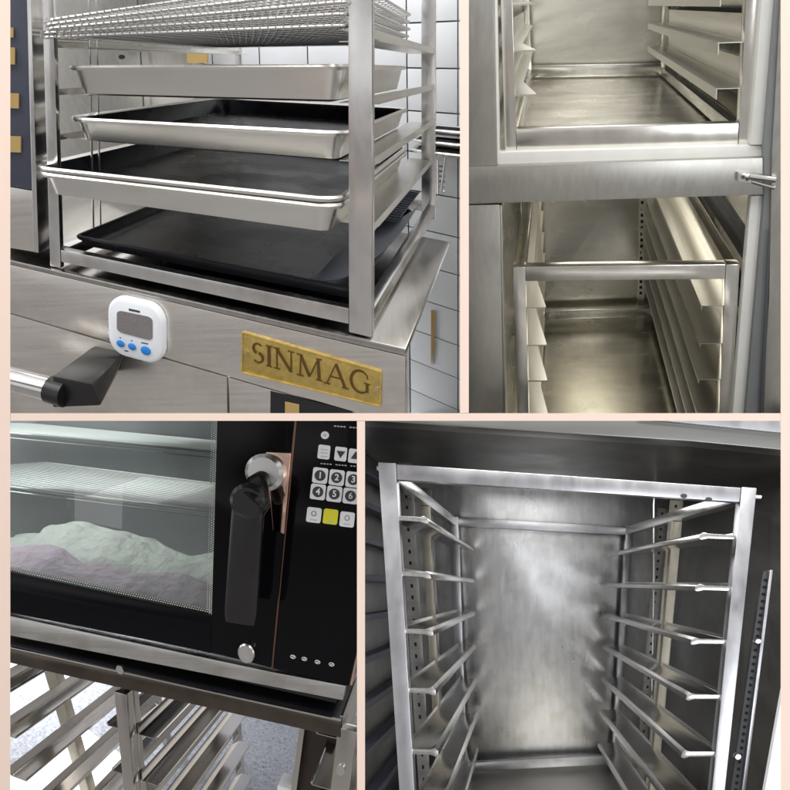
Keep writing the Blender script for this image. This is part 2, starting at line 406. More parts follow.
    # --- the rack
    t = thing('pan_rack', A, (W_/2, 0, 0), 'open steel pan rack standing on the work table, loaded with pans and grids', 'rack')
    pw_ = .034; TOP = .50
    lw = [b_.at(56, y, v=0)[2] for y in (47, 96.5, 143, 192)]
    for (a, b3) in ((.0, 0), (W_-pw_, 0), (0, D_-pw_), (W_-pw_, D_-pw_)):
        c = MB(A)
        if a == 0: c.box(0, b3, .0005, .0175, b3+.010, TOP)
        else: c.box(W_-.034, b3, .0005, W_, b3+.02, TOP)
        c.build('post', 'alu', t, bev=.0015)
    c = MB(A); c.box(.018, .001, .012, W_-.0345, .018, .034); c.build('beam', 'alu', t, bev=.001)
    c = MB(A); c.box(.0205, D_-.02, .012, W_-.0345, D_-.002, .034); c.build('beam', 'alu', t, bev=.001)
    for a in (.001, W_-.019):
        c = MB(A); c.box(a, .0225, .012, a+.018, D_-.035, .034); c.build('beam', 'alu', t, bev=.001)
    for w in lw:
        for sgn in (0, 1):
            o, i_ = ((.002, .034) if not sgn else (W_-.002, W_-.062))
            c = MB(A)
            th = .0012
            c.box(min(o, i_), .06, w-th, max(o, i_), D_-.036, w)
            c.box(min(o, o+(th if not sgn else -th)), .0225, w+.0002, max(o, o+(th if not sgn else -th)), D_-.036, w+.010)
            c.build('rail', 'pan', t)
    # thin stop wires on the left side
    for vv in (.10,):
        c = MB(A); c.tube([(.014, vv, .03), (.014, vv, TOP)], .0018, 6); c.build('stop_wire', 'chrome', t)
        c = MB(A); c.tube([(.021, vv+.01, .03), (.021, vv+.01, TOP)], .0015, 6); c.build('stop_wire', 'chrome', t)
    # --- pans
    def pan(label, u0, v0, u1, v1, w, h, mm=('pan', 'nonstick'), **k):
        c = MB(A); c.pan(u0, v0, u1, v1, w, h, **k)
        c.build('baking_pan', list(mm), base=A.W((u0+u1)/2, (v0+v1)/2, w), tags=dict(label=label, cat='baking pan', group='baking pans in the rack'))
    pan('silver rimmed baking pan highest in the rack, right under the stacked wire grids', .0185, .012, W_-.040, .60, lw[1]+.001, b_.at(62, 67, v=0)[2]-lw[1])
    pan('black lined baking pan in the middle of the rack with dull yellowish side', .0185, .014, W_-.040, .62, lw[2]+.001, b_.at(62, 119, v=0)[2]-lw[2])
    w3 = b_.at(45, 197, v=-.028)[2]; h3 = b_.at(45, 173, v=-.028)[2] - w3
    pan('lower pan of the nested pair jutting out of the rack front', -.006, -.032, W_-.041, .62, w3, h3)
    pan('upper pan of the nested pair, black inside, jutting out of the rack front', -.007, -.033, W_-.040, .62, w3+.0095, h3)
    # dark sheet at the bottom
    pan('black flat baking sheet lying on the bottom of the rack', .026, .026, W_-.030, .60, .0345, .020, slope=.003, lip=.004, rad=.012, mm=('nonstick', 'nonstick'))
    # bent dark sheet leaning in the lower right corner
    c = MB(A); N = 10; g = []
    for j in range(N+1):
        row = []
        for i in range(N+1):
            x = i/N; y = j/N
            uu = W_-.10 + .085*x + .02*y; vv = .05 + .42*y - .03*x
            ww = .046 + .035*x*x + .006*math.sin(5*y+2*x) + .01*y
            row.append(c.bm.verts.new((uu, vv, ww)))
        g.append(row)
    top = [[c.bm.verts.new(v.co + Vector((0, 0, .0015))) for v in r] for r in g]
    for j in range(N):
        for i in range(N):
            c.face([g[j][i], g[j+1][i], g[j+1][i+1], g[j][i+1]]); c.face([top[j][i], top[j][i+1], top[j+1][i+1], top[j+1][i]])
    for i in range(N):
        c.face([g[0][i], g[0][i+1], top[0][i+1], top[0][i]]); c.face([g[N][i], g[N][i+1], top[N][i+1], top[N][i]])
        c.face([g[i][0], g[i+1][0], top[i+1][0], top[i][0]]); c.face([g[i][N], g[i+1][N], top[i+1][N], top[i][N]])
    c.build('bent_sheet', 'slate', tags=dict(label='bent dark metal sheet on the black sheet in the lower right corner of the rack', cat='metal sheet'))
    # --- stack of wire grids
    kinds = ('lowest', 'second lowest', 'middle', 'second highest', 'highest')
    wb = b_.at(48, 37, v=-.01)[2]
    for k in range(5):
        w = wb + .0055*k; til = .0065*k + random.uniform(-.0005, .0005); du = random.uniform(-.003, .003) + (.0 if k < 2 else .008); dv = random.uniform(-.004, .004)
        t2 = thing('wire_grid', A, (W_/2+du, .3, w), '%s wire cooling grid of the stack lying in the top of the pan rack' % kinds[k], 'cooling grid', 'stacked wire cooling grids')
        u0, u1_, v0, v1 = .002+du, W_-.036+du*.4, -.012+dv, .60+dv
        zz = lambda u: w + til*(u-u0)/(u1_-u0)
        c = MB(A); c.tube([(p[0], p[1], zz(p[0])) for p in MB(A).rr(u0, v0, u1_, v1, .02, w)], .0021, 7, True); c.build('rim', 'chrome', t2)
        c = MB(A)
        for j in range(40):
            u = u0+.006 + (u1_-u0-.012)*j/39
            z = zz(u); c.tube([(u, v0-.0026, z-.0010), (u, v0-.0026, z+.0018), (u, v0+.004, z+.0028), (u, v1, z+.002)], .0009, 5)
        for j in range(20):
            v = v0+.012 + (v1-v0-.024)*j/19
            c.tube([(u0, v, zz(u0)-.0002), (u1_, v, zz(u1_)-.0002)], .0010, 4)
        c.build('mesh', 'chrome', t2)
    # --- stack of sheet pans and grids on the right beyond the rack
    for k, nm in enumerate(('lowest', 'middle', 'topmost')):
        q = b_.at(440, (156, 146, 134)[k], v=D_+.03)
        c = MB(A); c.pan(q[0]-.07, D_+.0, q[0]+.14, D_+.14, q[2], .011, slope=.004)
        c.build('sheet_pan', ['pan', 'nonstick'], tags=dict(label='%s of three thin sheet pans stacked beyond the right rear post' % nm, cat='sheet pan', group='sheet pans beyond the rack'))
    q = b_.at(441, 190, v=D_+.06)
    t3 = thing('hanging_grid', A, (q[0], D_+.06, q[2]), 'small dark wire grid hanging beside the right rear post', 'wire grid')
    c = MB(A)
    for y in range(166, 194, 5):
        a = b_.at(438, y, v=D_+.06); e = b_.at(445, y+.5, v=D_+.06); c.tube([a, e], .0022, 5)
    a = b_.at(438, 160, v=D_+.055); e = b_.at(438, 194, v=D_+.055); c.tube([a, e], .003, 5)
    a = b_.at(446, 152, v=D_+.055); e = b_.at(441, 194, v=D_+.055); c.tube([a, e], .003, 5)
    c.build('wires', 'chrome', t3)
    # perforated dark grid sheet in the rack between the right posts
    c = MB(A)
    wl = (lw[3] + .034)/2 - .015
    c.box(W_-.12, .40, wl, W_-.03, .72, wl+.0015)
    for k in range(14): c.box(W_-.12, .41+k*.022, wl+.0018, W_-.03, .414+k*.022, wl+.004)
    c.build('ribbed_sheet', 'slate', tags=dict(label='ribbed black sheet between the right posts below the nested pans', cat='baking sheet'))
    c = MB(A).plate([(431, 310), (435, 311), (434.5, 345), (431, 365)], VW-.008, .003); c.build('yellow_tag', 'gold', tags=dict(label='narrow yellow strip stuck to the tiled wall right of the table corner', cat='strip'))
    # --- timer on the apron
    vF = VT - .0008
    t = thing('kitchen_timer', A, b_.at(139, 358, v=vF), 'white digital kitchen timer with three blue buttons stuck to the table apron', 'timer')
    MB(A).rrplate([(111, 292), (166.5, 304), (167, 364), (113, 349.5)], vF, .015, .30, 7, 1).build('body', 'white', t)
    vv = vF - .0152
    fc = lambda x, y: (x-.8, y+.3)
    MB(A).rrplate([fc(118, 309.5), fc(153.5, 317), fc(153.5, 340.5), fc(118, 331)], vv+.0004, .0012, .16, 4).build('screen', 'lcd', t)
    for x, y, r in ((121.5, 343.2, .0062), (133, 346.3, .0062), (146.8, 350.3, .0078)):
        q = b_.at(*fc(x, y), v=vv); c = MB(A); c.tube([(q[0], vv+.001, q[2]), (q[0], vv-.0012, q[2]), (q[0], vv-.0018, q[2])], [r, r, r*.8], 20); c.build('button', 'blue', t)
    MB(A).plate([fc(129.5, 308.2), fc(140.5, 310.6), fc(140.5, 312.6), fc(129.5, 310.2)], vv-.0002, .0006).build('print', 'ink', t)
    for x, y, l in ((121, 337.5, 1.2), (132.5, 340.3, 1.2), (145.5, 343, 7), (127, 350.6, 4)):
        MB(A).plate([fc(x-l/2, y-.5-l*.1), fc(x+l/2, y-.5+l*.1), fc(x+l/2, y+.6+l*.1), fc(x-l/2, y+.6-l*.1)], vv-.0002, .0006).build('print', 'ink', t)

def serif(bay, ch, px, v, wd, ht, parent):
    """roman capital with serifs from strokes"""
    q = bay.at(px[0], px[1], v=v); c = MB(bay); T = .0042; t = .0018; s = .0016
    def st(x0, y0, x1, y1, th):
        a = Vector((x0*wd, y0*ht)); b = Vector((x1*wd, y1*ht)); d = (b-a).normalized(); n = Vector((-d.y, d.x))*th/2
        c.prism([(q[0]+p.x, q[2]+p.y) for p in (a+n, b+n, b-n, a-n)], 1, v-.0012, v+.0006)
    def sf(x, y, l=.32): st(x-l/2, y, x+l/2, y, s)
    def arc(cx, cy, rx, ry, a0, a1, f):
        pr = None
        for k in range(17):
            a = math.radians(a0+(a1-a0)*k/16); p = (cx+rx*math.cos(a), cy+ry*math.sin(a))
            if pr: st(pr[0], pr[1], p[0], p[1], f(k/16))
            pr = p
    if ch == 'I': st(0, -.5, 0, .5, T); sf(0, .5, 1); sf(0, -.5, 1)
    if ch == 'N': st(-.36, -.5, -.36, .5, t); st(-.38, .5, .36, -.5, T); st(.36, -.5, .36, .5, t); sf(-.38, .5); sf(-.36, -.5); sf(.36, .5)
    if ch == 'M': st(-.36, -.5, -.33, .5, t); st(-.33, .5, 0, -.45, T); st(0, -.45, .33, .5, t); st(.33, .5, .37, -.5, T); sf(-.37, .5, .22); sf(.37, .5, .22); sf(-.36, -.5, .26); sf(.37, -.5, .26)
    if ch == 'A': st(-.4, -.5, 0, .52, t); st(0, .52, .4, -.5, T); st(-.22, -.12, .22, -.12, t); sf(-.4, -.5, .28); sf(.4, -.5, .28)
    if ch == 'G': arc(.02, 0, .44, .5, 50, 310, lambda k: t+(T-t)*math.sin(math.pi*k)); st(.34, -.42, .34, -.02, T); sf(.34, -.02, .3); st(.33, .38, .36, .2, t)
    if ch == 'S': arc(0, .24, .38, .26, 40, 250, lambda k: t+(T-t)*k); arc(0, -.24, .40, .26, 80, -140, lambda k: T-(T-t)*k)
    c.build('letter', 'brass_dark', parent, smooth=False)
bay_a()

# ================================================================== BAY B : upright steel cabinet, two compartments
def bay_b():
    W_, D_, H_ = B.d; at = B.at
    VF = -.03
    t = thing('upright_cabinet', B, (W_/2, VF, -.1), 'upright stainless steel cabinet with two open compartments, one above the other', 'cabinet')
    def plate(name, m, px, v, th, **k): return MB(B).plate(px, v, th).build(name, m, k.get('par', t), bev=k.get('bev', .0015))
    plate('left_stile', 'cab', [(455, -70), (492.5, -70), (497, 165.4), (455, 167)], VF, .05)
    plate('left_stile', 'cab', [(455, 205.5), (499.5, 204.5), (505, 480), (455, 480)], VF, .05)
    plate('divider_band', 'cab', [(455, 167.4), (768, 157.4), (765, 194.6), (455, 204.6)], VF-.006, .05)
    plate('sill', 'cab_white', [(495, 152.5), (763, 145.5), (763.5, 157), (497, 165)], VF+.012, .04)
    plate('jamb', 'cab_white', [(767, -70), (781, -70), (763.3, 144.8), (750.5, 145)], VF+.006, .03)
    plate('jamb', 'cab_white', [(751, 196), (764, 195.5), (739, 480), (727, 480)], VF+.006, .03)
    plate('jamb', 'cab_white', [(492.8, -70), (496, -70), (499.5, 152), (497.2, 165)], VF+.004, .04)
    plate('jamb', 'cab', [(499.8, 205), (502, 205), (507, 480), (505, 480)], VF+.004, .04)
    # interior
    wS = at(506, 153, v=0)[2]; wL = at(518, 560, v=0)[2]; wU = at(520, 204, v=VF)[2]
    uL = -.045; uR = W_+.05; VB = D_+.05; wT = H_+1.0
    bx = MB(B); bx.box(uL, VB, wL-.02, uR, VB+.01, wU); bx.build('back_panel', 'cab_in', t)
    bx = MB(B); bx.box(uL, VB, wS, uR, VB+.01, wT); bx.build('back_panel', 'cab_in', t)
    bx = MB(B); bx.box(uL-.01, 0, wL-.02, uL-.001, VB, wT); bx.build('side_wall', 'cab_in', t)
    bx = MB(B); bx.box(uR+.001, 0, wL-.02, uR+.01, VB, wT); bx.build('side_wall', 'cab_in', t)
    bx = MB(B); bx.box(uL, VF+.053, wS-.02, uR, VB-.001, wS-.001); bx.build('compartment_floor', 'cab_in', t)
    bx = MB(B); bx.box(uL, VF+.053, wL-.02, uR, VB-.001, wL-.001); bx.build('compartment_floor', 'cab_in', t)
    bx = MB(B); bx.box(uL, VF+.053, wU, uR, VB-.001, wU+.015); bx.build('ceiling_panel', 'cab_in', t)
    # dark wall tracks on the cabinet sides
    for w in [wS+.06+.13*k for k in range(5)] + [wL+.12+.13*k for k in range(6)]:
        if wU-.03 < w < wS+.03: continue
        bx = MB(B); bx.box(uR-.018, .06, w, uR, D_, w+.05); bx.build('wall_track', 'gasket', t)
    # punched upright on the back wall
    q = at(642, 215, v=VB); bx = MB(B); bx.box(q[0]-.012, VB-.012, wL, q[0]+.014, VB-.001, wU-.01); ps = bx.build('punched_upright', 'rail_b', t)
    bx = MB(B)
    for k in range(30):
        w = wU-.03-k*.028; bx.box(q[0]-.006, VB-.0128, w, q[0]+.004, VB-.0122, w+.014)
    bx.build('slots', 'hole', ps)
    # right hand door edge, opened
    plate('door', 'door_grey', [(781.5, -70), (800, -70), (800, 480), (739.8, 480), (764.5, 195), (764, 145)], VF-.012, .05)
    plate('door_trim', 'cab', [(784, -70), (800, -70), (800, 480), (757, 480), (769, 300), (772, 150)], VF-.02, .006)
    plate('gasket', 'gasket', [(768, 230), (770.5, 230), (762, 480), (757, 480)], VF-.024, .003)
    # latch
    la = plate('latch', 'rack_b', [(738, 172.5), (752, 174), (752, 183.5), (737.5, 181)], VF-.018, .012)
    bx = MB(B); a = at(750, 176.5, v=VF-.016); e = at(776, 180, v=VF-.03); bx.tube([a, e], .006, 10); bx.build('bolt', 'chrome', la)
    bx = MB(B); a = at(752, 181.5, v=VF-.016); e = at(775, 188, v=VF-.03); bx.tube([a, e], .004, 10); bx.build('bolt', 'chrome', la)
    for x, y in ((743, 177), (747, 179)):
        q = at(x, y, v=VF-.018); bx = MB(B); bx.tube([(q[0], VF-.021, q[2]), (q[0], VF-.017, q[2])], .0035, 8); bx.build('screw', 'gasket', la)
    # --- racks
    def rack(label, w0, w1, levels, lo, hi, lw_, rw_):
        """lo: left outer u, hi: right outer u"""
        r = thing('slide_rack', B, (W_/2, 0, w0), label, 'rack', 'slide racks in the upright cabinet')
        pL = at(*lw_[1], v=0)[0]; uLo = lo; uHi = hi; pd = .035
        def bb(nm, a, m='rack_b', bev=.002): c = MB(B); c.box(*a); return c.build(nm, m, r, bev=bev)
        wp = pL - uLo; wq = uHi - at(*rw_[0], v=0)[0]
        for vv in (0, D_-pd):
            bb('post', (uLo, vv, w0, uLo+wp, vv+pd, w1)); bb('post', (uHi-wq, vv, w0, uHi, vv+pd, w1))
            bb('beam', (uLo+wp+.0003, vv+.002, w0, uHi-wq-.0003, vv+pd-.002, w0+.042))
            if w1 < H_: bb('beam', (uLo+wp+.0003, vv+.002, w1-.034, uHi-wq-.0003, vv+pd-.002, w1-.0005))
        for (a, e) in ((uLo+.002, uLo+wp), (uHi-wq, uHi-.002)):
            bb('beam', (a, pd+.0003, w0, e, D_-pd-.0003, w0+.03))
            if w1 < H_: bb('beam', (a, pd+.0003, w1-.034, e, D_-pd-.0003, w1-.0005))
        for w in levels:
            for sg in (1, -1):
                c = MB(B); o = uLo+.004 if sg == 1 else uHi-.004
                wd = .052+wp*.6
                if sg == 1: c.prism([(o, .004), (o+wd, .004), (o+wd, .012), (o+wp+.006, .26), (o+wp+.006, D_-.04), (o, D_-.04)], 2, w-.0030, w)
                else: c.box(o-wd, .004, w-.0015, o, D_-.01, w)
                c.box(min(o, o+sg*.002), .004+pd, w+.0003, max(o, o+sg*.002), D_-.04, w+.045)
                # rolled inner edge
                if sg == -1: c.box(o-wd, .0042, w-(.020 if w1 > H_ else .010), o-wd+.0018, D_-.012, w-.0017)
                c.build('rail', 'rail_b', r)
    wb = at(507, 153, v=0)[2]
    lv = [at(738, y, v=0)[2] for y in (88, 42)]; st = lv[1]-lv[0]
    lv = [lv[0]+st*k for k in range(5)]
    rack('steel slide rack in the upper compartment, its base beam just above the pale sill', wb+.004, H_+.95, lv, at(505, 150, v=0)[0], at(752, 144, v=0)[0], ((505,150),(516.5,150)), ((738.5,144),(752,144)))
    wt = at(513, 267, v=0)[2]
    l2 = [at(727, y, v=0)[2] for y in (306, 343, 380)]; st = (l2[0]-l2[2])/2
    l2 = [l2[0]-st*k for k in range(6)]
    rack('steel slide rack in the lower compartment, its top beam below the divider band', .004, wt, l2, at(514, 300, v=0)[0], at(739.5, 270, v=0)[0], ((514,300),(526,300)), ((726,270),(739.5,270)))
bay_b()

# ================================================================== BAY C : oven on a stand
def bay_c():
    at = Cc.at; W_, D_, H_ = Cc.d
    t = thing('convection_oven', Cc, (W_/2, 0, 0), 'black glass fronted electric oven with keypad, standing on the steel stand', 'oven')
    def plate(name, m, px, v, th, par=None, bev=.001): return MB(Cc).plate(px, v, th).build(name, m, par or t, bev=bev)
    # door : frame of four pieces round the window
    wx = lambda y: 217.5 - (y-421)*.026
    wbl = lambda x: 573 + (x-10)*.214
    T = [(-60, 380), (298, 380), (271.5, 668), (-60, 598)]
    d = plate('door', 'gloss', [(218.5, 380), (298, 380), (271, 668), (211.5, wbl(211.5)+36), (211.5, wbl(211.5))], 0, .04)
    plate('door_rail', 'gloss', [(-60, wbl(-60)), (211.3, wbl(211.3)), (211.3, wbl(211.3)+36.5), (-60, 599)], 0.0, .04, d)
    plate('window', 'glass', [(-60, 380), (218.3, 380), (211.3, wbl(211.5)-.3), (-60, wbl(-60)-.3)], .012, .003, d)
    # frit dots
    c = MB(Cc)
    def dot(x, y, r=.0016):
        q = at(x, y, v=.0115); c.tube([(q[0], .0108, q[2]), (q[0], .0118, q[2])], r, 6)
    n = 88
    for k in range(n):
        x = 8 + 203*k/(n-1)
        for j, o in ((0, 0), (1, 1.2), (2, 0)): dot(x + o, wbl(x) - 1.2 - 2.2*j, .0017 - .0003*j)
    for k in range(86):
        y = 418 + 196*k/85
        for j in range(3): dot(wx(y) - 1.0 - 2.2*j + (0 if j != 1 else 0), y + (1.1 if j == 1 else 0), .0017 - .0003*j)
    c.build('frit', 'frit', d)
    # chamber
    wF = at(100, wbl(100)+1, v=.03)[2]; uRt = at(223, 500, v=.03)[0]; uLt = -.22; wTp = H_+.2; vB = .60
    for nm, a in (('chamber_floor', (uLt, .045, wF-.02, uRt, vB, wF-.012)), ('chamber_back', (uLt, vB, wF-.02, uRt, vB+.01, wTp)),
                  ('chamber_side', (uRt, .045, wF-.02, uRt+.01, vB+.01, wTp)), ('chamber_side', (uLt-.01, .045, wF-.02, uLt, vB+.01, wTp)), ('chamber_roof', (uLt, .045, wTp, uRt, vB, wTp+.01))):
        c = MB(Cc); c.box(*a); c.build(nm, 'chamber', t)
    for (y, lab) in ((487, 'lower'), (433, 'upper')):
        w = at(10, y, v=.05)[2]
        s = thing('oven_shelf', Cc, (.2, .3, w), '%s chrome wire shelf inside the oven window' % lab, 'wire shelf', 'wire shelves in the oven')
        c = MB(Cc); c.tube([(uLt+.01, .055, w), (uRt-.012, .055, w)], .0036, 8); c.tube([(uLt+.01, .06, w-.012), (uRt-.012, .06, w-.012)], .0018, 6); c.tube([(uLt+.01, vB-.05, w), (uRt-.012, vB-.05, w)], .003, 8)
        c.build('rod', 'chrome', s)
        c = MB(Cc)
        for k in range(24):
            v = .075 + (vB-.14)*k/23; c.tube([(uLt+.01, v, w+.002), (uRt-.012, v, w+.002)], .0016, 5)
        for k in range(4):
            u = uLt+.1+k*(uRt-uLt-.15)/3; c.tube([(u, .055, w-.002), (u, vB-.05, w-.002)], .002, 5)
        c.build('wires', 'chrome', s)
    # cloths inside
    def cloth(name, label, m, pts, v0, v1, hgt, seed, base):
        rnd = random.Random(seed); c = MB(Cc); nu, nv = 110, 34
        ph = [rnd.uniform(0, 6.28) for _ in range(8)]
        us = [at(x, y, v=v0) for x, y in pts]
        def prof(s):
            k = s*(len(us)-1); i = min(int(k), len(us)-2); f = k-i; f = f*f*(3-2*f)
            return us[i][0]*(1-(k-i))+us[i+1][0]*(k-i), us[i][2]*(1-f)+us[i+1][2]*f
        G = []
        for j in range(nv+1):
            r = []
            for i in range(nu+1):
                s = i/nu; q = j/nv; u, h = prof(s)
                e = math.sin(math.pi*min(1, q*1.6+.0)/2) if q < .625 else math.cos((q-.625)/.375*math.pi/2)
                ww = base + (h-base)*max(0, e)**.6
                ww += (.003*math.sin(s*19+ph[0]+q*5) + .006*abs(math.sin(q*9+s*6+ph[1]+.8*math.sin(s*8+ph[5]))) + .003*abs(math.sin(q*17+ph[2]-s*13)) + .0015*math.sin(q*34+s*44+ph[4]))*e
                r.append(c.bm.verts.new((u, v0+(v1-v0)*q + .006*math.sin(s*23+ph[3]), max(base-.002, ww))))
            G.append(r)
        for j in range(nv):
            for i in range(nu): c.face([G[j][i], G[j][i+1], G[j+1][i+1], G[j+1][i]])
        bt = [G[0][i] for i in range(nu+1)] + [G[j][nu] for j in range(1, nv+1)] + [G[nv][i] for i in range(nu-1, -1, -1)] + [G[j][0] for j in range(nv-1, 0, -1)]
        c.face(bt[::-1])
        c.build(name, m, tags=dict(label=label, cat='cloth'))
    fl = wF-.011
    cloth('folded_cloth', 'lilac crumpled cloth along the bottom of the oven window', 'lilac',
          [(-30, 556), (10, 557), (35, 560), (55, 573), (80, 578), (110, 584), (140, 585), (165, 588), (190, 595), (207, 603)], .05, .2, .1, 3, fl)
    cloth('folded_cloth', 'pale green white crumpled cloth behind the lilac one in the oven', 'linen',
          [(-40, 548), (12, 545), (30, 532), (50, 530), (75, 538), (100, 540), (124, 548), (145, 560), (170, 566), (190, 564), (215, 562)], .24, .42, .2, 5, fl)
    # lower steel lip and side
    plate('lip', 'steel', [(-60, 601), (271.5, 672), (346, 686), (343, 700.5), (-60, 622)], -.006, .03, None, .002)
    c = MB(Cc); q = at(346, 698, v=0); q2 = at(-60, 640, v=.04)
    # control panel
    cp = plate('control_panel', 'gloss', [(301, 380), (420, 380), (349, 686), (273.5, 669)], -.003, .05)
    plate('side_trim', 'trim', [(298.3, 380), (300.8, 380), (273, 669), (271.2, 668)], -.002, .03)
    plate('side_edge', 'copper', [(364, 560), (375, 560), (352, 686), (349.6, 684)], .001, .03)
    vK = -.0035
    # picture directions along the panel
    def key(x, y, w, h, m, par=cp, rad=.14):
        sl = .12; tl = .11
        P = [(x-w/2+tl*h/2, y-h/2-sl*w/2), (x+w/2+tl*h/2, y-h/2+sl*w/2), (x+w/2-tl*h/2, y+h/2+sl*w/2), (x-w/2-tl*h/2, y+h/2-sl*w/2)]
        return MB(Cc).rrplate(P, vK, .0012, rad, 4).build('key', m, par)
    def disc(x, y, r, m, nm, par, dv=.0016):
        q = at(x, y, v=vK); c = MB(Cc); c.tube([(q[0], vK, q[2]), (q[0], vK-dv, q[2])], r, 20); return c.build(nm, m, par)
    disc(325, 435.2, .0075, 'key', 'lamp', cp, .001); disc(325, 435.2, .0025, 'pale', 'mark', cp, .0014)
    k = key(324, 452, 12, 14, 'key'); 
    for yy in (449.5, 453, 456.5):
        MB(Cc).plate([(320.5, yy-.8), (327.5, yy), (327.4, yy+.8), (320.4, yy)], vK-.0018, .0006).build('print', 'pale', k, smooth=False) if False else MB(Cc).plate([(320.5, yy-.8), (327.5, yy), (327.4, yy+.8), (320.4, yy)], vK-.0018, .0006).build('print', 'pale', k)
    k = key(340.8, 454, 12, 14, 'key'); MB(Cc).plate([(336.7, 450.6), (345.3, 451.6), (340.2, 458.2)], vK-.002, .0008).build('arrow', 'ink', k)
    k = key(354.5, 456, 12, 14, 'key'); MB(Cc).plate([(356, 451), (360, 459.6), (350.6, 458.6)], vK-.002, .0008).build('arrow', 'ink', k)
    for i, (x, y) in enumerate(((320.2, 475.5), (336.8, 477.6), (353.4, 479.6), (318, 491.8), (334.4, 494), (350.6, 496))):
        k = key(x, y, 15, 15.5, 'key')
        disc(x, y, .0105, 'ink', 'dot', k, .0018)
        text(Cc, str(i+1), (x, y), vK-.0019, .017, 'key', k, 'digit', .0003, .0004 if i != 5 else 0)
    for x, y, m in ((314, 515, 'key'), (330.6, 516.6, 'yellow'), (347.2, 519.4, 'key')):
        k = key(x, y, 14.5, 15, m)
        if m == 'key':
            c = MB(Cc); q = at(x, y-1.5, v=vK)
            c.tube([(q[0]+.0045*math.cos(a*math.pi/6), vK-.0016, q[2]+.0045*math.sin(a*math.pi/6)) for a in range(12)], .0006, 4, True); c.build('symbol', 'ink', k)
        MB(Cc).plate([(x-3.5, y+4), (x+2.5, y+4.8), (x+2.5, y+5.8), (x-3.5, y+5)], vK-.0016, .0006).build('print', 'pale', k)
    # faint printed lines of lettering
    def prints(x0, y0, n, step, sl, w=2.2, h=1.3):
        for i in range(n):
            if i in (4, 9): continue
            x = x0+i*step; y = y0+i*step*sl
            MB(Cc).plate([(x, y-h/2), (x+w, y-h/2+sl*w), (x+w, y+h/2+sl*w), (x, y+h/2)], vK-.0006, .0008).build('print', 'pale', cp)
    prints(334, 426, 9, 3.1, .08); prints(320.5, 463.5, 12, 3.0, .08, 2, 1.0)
    for x, y in ((293, 656.8), (304.4, 658.9), (317.6, 662), (331.6, 664.4)):
        c = MB(Cc); q = at(x, y, v=vK)
        c.tube([(q[0]+.0055*math.cos(a*math.pi/5), vK-.0006, q[2]+.0030*math.sin(a*math.pi/5)) for a in range(10)], .0009, 4, True)
        c.tube([(q[0]-.004, vK-.0006, q[2]-.002), (q[0]+.004, vK-.0006, q[2]+.0015)], .0008, 4); c.build('symbol', 'pale', cp)
    # knob
    q = at(247.5, 652, v=0); kn = MB(Cc); kn.tube([(q[0], 0, q[2]), (q[0], -.010, q[2]), (q[0], -.0125, q[2]), (q[0], -.0128, q[2])], [.019, .019, .0165, .006], 28); kn.build('knob', 'alu', t)
    # handle : mount, elbow, bar
    hp = plate('handle', 'copper', [(266, 452), (291, 453), (284, 534), (273, 530)], -.004, .003, None, .001)
    q = at(267, 472, v=0)
    c = MB(Cc); R = .037
    c.tube([(q[0], -.004, q[2]), (q[0], -.020, q[2]), (q[0], -.028, q[2]), (q[0], -.0285, q[2])], [R, R, R*.8, .002], 30); c.build('boss', 'chrome', hp)
    c = MB(Cc); q2 = at(250, 505, v=-.085)
    c.tube([(q[0]-.002, -.02, q[2]-.012), (q[0]-.004, -.05, q[2]-.02), (q2[0]+.006, -.075, q2[2]+.008), (q2[0], -.083, q2[2])], [.017, .021, .030, .032], 18); c.build('elbow', 'rubber', hp)
    tp = [at(x, y, v=-.085) for x, y in ((232, 497), (267, 503), (259, 621), (225, 624))]
    b0 = at(233, 500, v=-.085); b1 = at(265, 503, v=-.085); b2 = at(257, 625, v=-.07); b3 = at(224.5, 620, v=-.07)
    c = MB(Cc); n = 12; rings = []
    for k in range(n+1):
        s = k/n; a = [b0[i]*(1-s)+b3[i]*s for i in range(3)]; e = [b1[i]*(1-s)+b2[i]*s for i in range(3)]
        mid = [(a[i]+e[i])/2 for i in range(3)]; hw = [(e[i]-a[i])/2 for i in range(3)]; ring = []
        for m_ in range(16):
            th = 2*math.pi*m_/16; cx = math.copysign(abs(math.cos(th))**.5, math.cos(th)); sx = math.copysign(abs(math.sin(th))**.6, math.sin(th))
            sc = 1 if 0 < k < n else .9
            ring.append((mid[0]+hw[0]*cx*sc, mid[1]+.012*sx*sc, mid[2]+hw[2]*cx*sc))
        rings.append(ring)
    c.loops(rings)
    q3 = at(249, 501, v=-.085); c.tube([(q3[0], -.070, q3[2]), (q3[0], -.094, q3[2]), (q3[0], -.100, q3[2])], [.034, .033, .026], 24)
    c.build('grip', 'rubber', hp)
    # oven underside
    c = MB(Cc); q = at(340, 704, v=.03); c.box(-.3, .03, q[2]-.0, q[0]-.01, .75, q[2]+.02); c.build('base', 'black', t)
    # --- the stand
    t = thing('oven_stand', Cc, (W_/2, 0, -.5), 'dark steel stand with slanting tray rails under the oven', 'stand')
    def plate2(name, m, px, v, th, bev=.001): return MB(Cc).plate(px, v, th).build(name, m, t, bev=bev)
    plate2('beam_highlight', 'stand', [(-60, 632.6), (10, 647.3), (341, 720), (341, 721.8), (10, 648.8), (-60, 634.2)], -.0015, .004, .0004)  # pale strip stands in for the highlight along the beam's top
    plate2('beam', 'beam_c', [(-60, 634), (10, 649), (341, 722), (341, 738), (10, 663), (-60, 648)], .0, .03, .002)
    c = MB(Cc); qa = at(200, 690, v=0); qb = at(200, 689.5, v=0)[2]; c.box(-.3, .0005, qb-.002, W_-.0, .62, qb+.0015); c.build('gap_shade', 'black', t)  # black sheet stands in for the shadow between lip and beam
    c = MB(Cc)
    wB = qa[2]
